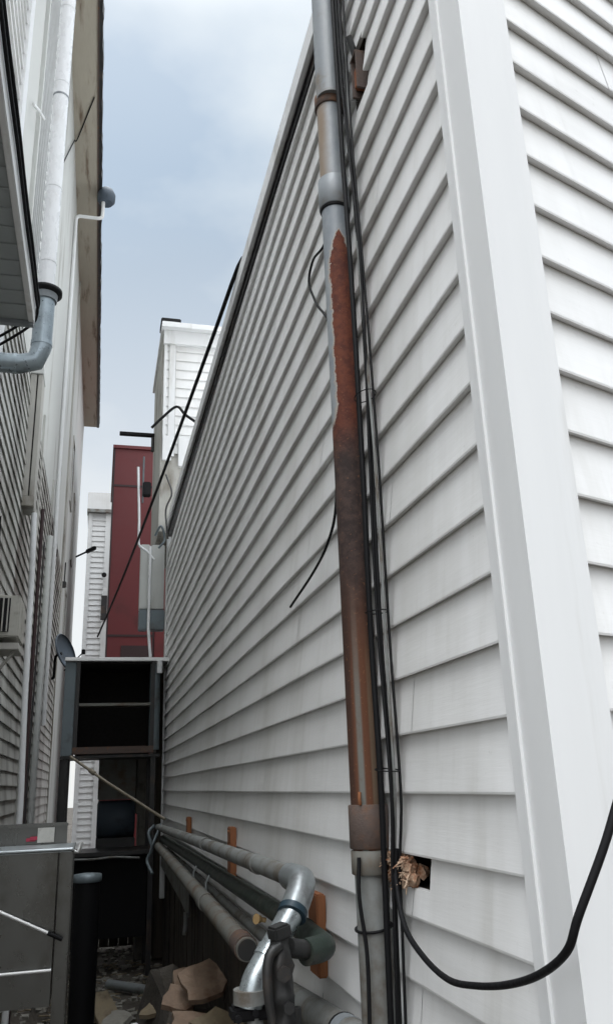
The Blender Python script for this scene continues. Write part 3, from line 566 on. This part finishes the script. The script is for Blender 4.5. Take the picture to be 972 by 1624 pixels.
k = MB(); k.box(x0+.02,x1-.02,y0+.02,y0+.20,2.375,2.40); k.build('shelf', GPIP2, t)
k = MB(); k.box(x0-.02,x1+.02,y0-.02,y0+.03,z0-.01,z0+.055,.003); k.build('sill', BROWN, t)
for lx in (x0-.08, x1+.02): k = MB(); k.box(lx-.022,lx+.022,y0+.02,y0+.065,0,z0-.02); k.build('leg', BLK2, t)
for lx in (x0-.08, x1+.02): k = MB(); k.box(lx-.022,lx+.022,y1-.065,y1-.02,0,z0-.02); k.build('leg', BLK2, t)
k = MB(); k.box(x0-.13,x1+.08,y0,y1,z0-.045,z0-.022); k.build('floor', BLK2, t)
k = MB(); k.box(x0-.13,x0-.035,y0+.07,y0+.09,.02,z0-.05); k.build('dark_filler', BLK2, t)  # black panel added to block the bright gap beside the leg
k = MB(); k.tube([(x1+.06,y0-.03,2.68),(x1+.06,y0-.03,2.80)], .028, 14); k.build('pipe_stub', WPIPE, t)

# slanting rod in front of the cabinet
k = MB(); k.tube([(-.245,8.15,1.905),(.10,7.95,1.66),(.60,7.7,1.335)], .013, 10); k.tube([(-.06,8.05,1.775),(-.02,8.02,1.745)], .022, 8); tag(k.build('rod', TANW), 'long tan rod slanting down from the cabinet corner to the pipes on the right wall', 'rod')
# duct, tank and block behind
k = MB(); k.box(.02,.40,9.0,9.5,1.50,2.1,.01); tag(k.build('air_duct', GPIP2), 'square grey duct below the raised metal cabinet', 'duct')
t = thing('blue_tank', 'dark blue round tank lying under the grey duct', 'tank', (.2,9.2,1.1))
k = MB(); k.tube([(.02,9.15,1.31),(.03,9.15,1.31),(.39,9.15,1.31),(.40,9.15,1.31)], [.15,.185,.185,.15], 28); k.build('shell', BLUE, t)
k = MB(); k.box(.02,.40,8.92,9.35,1.02,1.14,.006); k.build('cradle', BLK2, t)
k = MB(); k.box(.41,.52,9.1,9.5,1.35,2.1,.008); k.box(.44,.52,9.1,9.5,0,1.35,.008); tag(k.build('block_pier', CONC), 'rough block pier right of the dark blue tank', 'pier')
t = thing('steel_bench', 'low black steel bench under the cabinet with a thin grey top', 'bench', (.1,8.7,0))
k = MB(); k.box(-.26,.54,8.30,8.95,1.02,1.055,.004); k.build('top', BLK2, t)
k = MB(); k.tube(cat([(-.20,8.28,1.005),(0,8.27,1.00),(.2,8.28,1.008),(.42,8.28,.99)],5), .010, 8); k.build('hose', GPIPE, t)
k = MB(); k.box(-.20,.50,8.5,8.95,.30,1.0); k.build('dark_filler', BLACK, t)  # black box filling the space under the top
for lx in (-.24,.50): k = MB(); k.box(lx,lx+.04,8.34,8.38,0,1.02); k.build('leg', BLK2, t)
k = MB(); k.tube(cat([(.52,7.9,1.28),(.47,7.85,1.22),(.50,7.8,1.10),(.46,7.8,1.0),(.50,7.7,.9)],6), .014, 8); k.tube(cat([(.56,7.6,1.3),(.50,7.5,1.18),(.47,7.5,1.1)],5), .012, 8)
tag(k.build('hose_tangle', BGREY), 'dull grey tangle of hose where the rod meets the wall pipes', 'hose')
# gap closer: dark plank door under the cabinet
k = MB()
for i in range(9): k.box(-.30+i*.10,-.305+(i+1)*.10,9.7+.01*(i%2),9.73+.01*(i%2),.04,.98)
tag(k.build('plank_screen', WOODD), 'dark plank screen closing the alley under the cabinet', 'screen')

# ============================================================ FAR BUILDINGS
t = thing('building', 'narrow white sided upper storey standing out above the far end of the alley', 'building', (1.5,10,0))
MB().box(.59,4.0,8.66,10.2,4.27,6.85).build('wall', STUC2, t)
MB().box(.60,4.0,8.98,10.15,.02,2.86).build('base_wall', WOODD, t)
MB().box(.74,4.0,8.70,10.2,.02,4.27).build('lower_wall', STUC2, t)
k = MB(); siding(k, (.70,8.655,0), (1,0,0), (0,-1,0), 3.2, 5.22, 13, .12, .014, seam=0); k.build('siding', VW, t)
k = MB(); siding(k, (.575,8.66,0), (1,0,0), (0,-1,0), .08, 5.22, 13, .12, .012, seam=0); k.build('siding', VW, t)
k = MB(); k.box(.62,.695,8.625,8.70,5.18,6.78,.004); k.box(.56,.59,8.63,8.70,5.18,6.8,.004); k.build('corner_board', TRIM, t)
k = MB(); k.box(.55,4.0,8.60,8.67,6.62,6.80,.004); k.build('frieze', TRIM, t)
k = MB(); k.box(.52,4.0,8.52,10.3,6.80,6.87,.004); k.build('roof_edge', TRIM, t)
k = MB(); k.box(.545,.59,8.70,10.2,4.3,6.8); k.build('side_wall', STUC2, t)
k = MB(); k.box(.56,.66,8.60,8.68,5.12,5.42,.006); k.box(.74,.92,8.58,8.66,5.05,5.42,.006); k.build('metal_panel', TRIM, t)
k = MB(); k.box(.54,1.3,8.63,8.665,4.28,5.16); k.build('stained_apron', STUC2, t)
t = thing('chimney', 'short white chimney with a black cap on the far white building', 'chimney', (.55,9,6.85))
k = MB(); k.box(.54,.74,8.75,9.0,6.86,6.98,.004); k.build('stack', TRIM, t)
k = MB(); k.box(.52,.76,8.73,9.02,6.98,7.05,.01); k.build('cap', BLACK, t)
k = MB(); k.tube(cat([(.43,8.55,5.48),(.55,8.5,5.60),(.70,8.45,5.72),(.80,8.4,5.60),(.98,8.35,5.45)],6), .016, 8); k.tube([(.95,8.4,5.5),(1.1,8.3,5.55)], .02, 6)
tag(k.build('cable', BLACK), 'black cable looping across the base of the far white storey', 'cable')
k = MB(); k.tube(cat([(.60,8.5,4.9),(.66,8.4,4.65),(.60,8.4,4.45),(.62,8.3,4.1)],6), .010, 6); tag(k.build('wire', BLK2), 'dark frayed wire on the stained wall below the far white storey', 'wire')
# white pipes and boxes hanging at the far end
t = thing('pipe_cluster', 'cluster of thin white pipes dropping beside the red tower', 'pipes', (.45,8.6,3))
k = MB(); k.tube(bend([(.30,8.62,5.02),(.33,8.62,4.4),(.33,8.62,4.1),(.42,8.62,4.05),(.50,8.62,3.95)], .05, 4), .014, 8); k.build('pipe', WPIPE, t)
k = MB(); k.tube(bend([(.46,8.62,4.10),(.46,8.62,3.2),(.49,8.62,2.9)], .05, 4), .016, 8); k.build('pipe', WPIPE, t)
k = MB(); k.tube([(.36,8.62,4.6),(.36,8.62,5.15)], .010, 8); k.build('pipe', BGREY, t)
k = MB(); k.tube(cat([(.50,8.55,4.20),(.56,8.5,4.30),(.60,8.5,4.15),(.54,8.5,4.05)],6), .012, 8); k.build('loop', BGREY, t)
k = MB(); k.box(.36,.46,8.68,8.82,3.42,4.14,.008); k.box(.48,.62,8.68,8.82,3.42,4.14,.008); tag(k.build('meter_cabinet', STUC), 'pale tall meter cabinet hung at the end of the siding', 'meter cabinet')
k = MB(); k.box(.36,.45,8.66,8.82,3.20,3.41,.006); k.box(.48,.63,8.66,8.82,3.20,3.41,.006); tag(k.build('meter_box', BGREY), 'blue grey meter box beneath the pale meter cabinet', 'meter box')
k = MB(); k.obox((.40,8.6,4.75),(Vector((1,0,0)),Vector((0,1,0)),Vector((0,0,1))),(.09,.09,.16),.01); tag(k.build('junction_box', BLACK), 'black junction box on the white pipe beside the red tower', 'junction box')
t = thing('awning_bar', 'black flat bar jutting out above the red tower', 'awning bar', (.3,9.5,5.5))
k = MB(); k.box(.09,.52,9.5,9.56,5.80,5.84,.004); k.build('bar', BLACK, t)
k = MB(); k.tube([(.50,9.53,5.6),(.50,9.53,5.82)], .02, 8); k.build('bracket', BLK2, t)

t = thing('building', 'dark red metal clad tower closing the far end of the alley', 'building', (.6,14.5,0))
MB().box(.055,.84,14.0,17,.02,7.5).build('panel_wall', REDM, t)
MB().box(.855,2.2,14.03,17,.02,7.48).build('panel_wall', REDM, t)
k = MB()
for z in (6.78,4.07): k.box(.05,.845,13.992,14.01,z-.018,z+.018)
for x in (.062,.832): k.box(x-.012,x+.012,13.994,14.01,2.4,7.5)
k.build('panel_joint', PLUM, t)
k = MB(); k.box(.03,2.2,13.97,17.02,7.5,7.56); k.build('coping', REDM, t)
k = MB(); k.box(.30,.80,13.98,13.998,3.1,3.9,.003); k.build('hatch', PLUM, t)

t = thing('building', 'pale grey sided house glimpsed left of the red tower', 'building', (.5,20.5,0))
MB().box(-.47,3,20.03,24,.02,8.3).build('wall', STUC, t)
k = MB(); siding(k, (-.40,20.02,0), (1,0,0), (0,-1,0), 3.2, .2, 60, .135, .02, seam=0); k.build('siding', VL, t)
k = MB(); k.box(-.48,-.38,19.98,20.06,.02,8.3,.004); k.box(-.06,.10,19.96,20.03,.02,8.3,.004); k.build('corner_board', VL, t)
k = MB(); k.box(-.52,3.1,19.90,24,8.3,8.75,.01); k.build('frieze', VL, t)
k = MB(); k.box(-.52,3.1,19.88,20.2,8.22,8.30); k.build('shadow_board', GPIPE, t)
f = MB(); f.box(-.08,.06,19.94,19.965,5.5,6.1,.003); fo = f.build('window', BLK2, t)
k = MB(); k.tube([(-.04,19.9,6.6),(-.04,19.86,6.6)], .06, 12); k.build('lamp', BLACK, t)

# ============================================================ GROUND DEBRIS
k = MB(); k.tube([(.17,7.85,.06),(.58,7.45,.045)], .036, 16); tag(k.build('loose_pipe', GALV), 'loose grey pipe lying across the alley floor', 'pipe')
k = MB(); k.obox((.13,7.05,.05),(Vector((1,.1,0)).normalized(),Vector((-.1,1,0)).normalized(),Vector((0,0,1))),(.17,1.0,.04),.004); tag(k.build('plank', BOARD), 'short tan plank lying on the alley floor behind the black drum', 'plank')
def chunk(c, s, mat, lb, ct, nm, seed, flat=1.0):
    rr = random.Random(seed); bm = bmesh.new(); bmesh.ops.create_cube(bm, size=1); bmesh.ops.subdivide_edges(bm, edges=bm.edges[:], cuts=4, use_grid_fill=True)
    ax = Matrix.Rotation(rr.uniform(-.6,.6),3,'Z') @ Matrix.Rotation(rr.uniform(-.35,.35),3,'X') @ Matrix.Rotation(rr.uniform(-.3,.3),3,'Y')
    for v in bm.verts:
        n = noise.noise_vector(v.co*2.3+Vector((seed,0,0)))*.16+noise.noise_vector(v.co*6+Vector((0,seed,0)))*.05; v.co += n
        v.co = ax @ Vector((v.co.x*s[0], v.co.y*s[1], v.co.z*s[2]))+Vector(c)
    mb = MB(); bm.verts.index_update(); mb.add([v.co[:] for v in bm.verts], [[v.index for v in f.verts] for f in bm.faces]); bm.free()
    return tag(mb.build(nm, mat), lb, ct, None)
def slab(c, sx, sy, th, rx, ry, rz, mat, lb, seed):
    """flat broken board: ragged outline, real thickness, a little warp"""
    rr = random.Random(seed); m = Matrix.Rotation(R(rz),3,'Z') @ Matrix.Rotation(R(rx),3,'X') @ Matrix.Rotation(R(ry),3,'Y'); n = 13; ring_ = []
    for i in range(n):
        a = 2*math.pi*i/n; ca, sa = math.cos(a), math.sin(a); q = 1/max(abs(ca),abs(sa)); ring_.append((ca*q*sx/2*rr.uniform(.78,1.0), sa*q*sy/2*rr.uniform(.80,1.0)))
    vs = []; fs = []; L_ = ((1,-.5),(1,.5),(.72,.5),(.4,.5))
    for f,(sc_,hh) in enumerate(L_):
        for x,y in ring_: vs.append((x*sc_, y*sc_, hh*th+.012*noise.noise(Vector((x*sc_*14,y*sc_*14,seed)))))
    vs.append((0,0,.5*th)); vs.append((0,0,-.5*th)); N_ = len(vs)
    for f in range(3):
        for i in range(n): fs.append((f*n+i, f*n+(i+1)%n, (f+1)*n+(i+1)%n, (f+1)*n+i))
    for i in range(n): fs.append((3*n+i, 3*n+(i+1)%n, N_-2)); fs.append(((i+1)%n, i, N_-1))
    mb = MB(); mb.add([Vector(c)+m@Vector(v) for v in vs], fs); tag(mb.build('broken_board', mat), lb, 'broken board', 'broken boards on the alley heap')
boards = [((.56,4.55,.68),.22,.24,.028,30,-16,14,CARD,'tan broken board leaning topmost against the wall on the alley heap'),
 ((.45,4.62,.60),.17,.20,.026,22,12,-22,CARD,'tan broken board tucked left of the topmost one on the heap'),
 ((.56,3.95,.62),.20,.26,.026,14,-8,30,BOARD,'dull greyish broken board under the pipes at the near side of the heap'),
 ((.50,4.25,.56),.26,.20,.028,18,6,-12,CARD,'wide tan broken board at the middle of the heap'),
 ((.36,4.45,.47),.22,.18,.024,26,-6,24,CARD,'tan broken board low on the left of the heap'),
 ((.42,3.95,.48),.26,.20,.026,12,10,8,CARD,'tan broken board nearest and lowest on the heap'),
 ((.27,4.75,.38),.10,.20,.022,34,18,34,CARDO,'small orange broken board at the left edge of the heap'),
 ((.40,5.20,.44),.24,.18,.022,16,-10,-34,BOARD,'greyish broken board at the far side of the heap'),
 ((.54,5.00,.58),.18,.20,.022,44,4,4,CARD,'small tan board standing up behind the topmost one')]
for i,b_ in enumerate(boards): slab(*b_, 41+i)
chunk((.48,4.6,.10),(.34,1.9,.52),GROUND,'dark heap of earth and splinters under the tan boards','heap','earth_heap',17)
chunk((.20,6.3,.10),(.16,.22,.12),CONC,'grey lump of concrete on the alley floor left of the heap','rubble','concrete_lump',21)
chunk((.26,5.2,.34),(.05,.06,.05),TRIM,'small white scrap of plaster left of the rubble heap','scrap','plaster_scrap',24)
chunk((.24,5.5,.25),(.07,.05,.04),TRIM,'second white scrap of plaster, farther and lower than the other','scrap','plaster_scrap',27)
# gravel, splinters and litter: uncountable
mb = MB(); rr = random.Random(4)
for i in range(900):
    x = rr.uniform(-.55,.64); y = rr.uniform(4.2,11); s = rr.uniform(.008,.032); c = Vector((x,y,s*.35)); vs = []
    for sx in (-1,1):
        for sy in (-1,1):
            for sz in (-1,1): vs.append(c+Vector((sx*s*rr.uniform(.5,1.2), sy*s*rr.uniform(.5,1.4), sz*s*rr.uniform(.25,.6))))
    mb.add(vs, [(0,1,3,2),(4,6,7,5),(0,4,5,1),(2,3,7,6),(0,2,6,4),(1,5,7,3)])
o = mb.build('gravel', CONC); o['kind'] = 'stuff'; o['label'] = 'dark gravel and litter strewn on the alley floor'; o['category'] = 'gravel'
mb = MB()
for i in range(160):
    x = rr.uniform(-.5,.62); y = rr.uniform(4.6,9); a = rr.uniform(0,3.14); l = rr.uniform(.04,.16); d = Vector((math.cos(a),math.sin(a),rr.uniform(-.1,.1)))
    mb.obox((x,y,.025),(d.normalized(),Vector((-math.sin(a),math.cos(a),0)),Vector((0,0,1))),(l,rr.uniform(.006,.02),.006))
o = mb.build('litter', BOARD); o['kind'] = 'stuff'; o['label'] = 'splinters and scraps of wood strewn over the gravel'; o['category'] = 'litter'
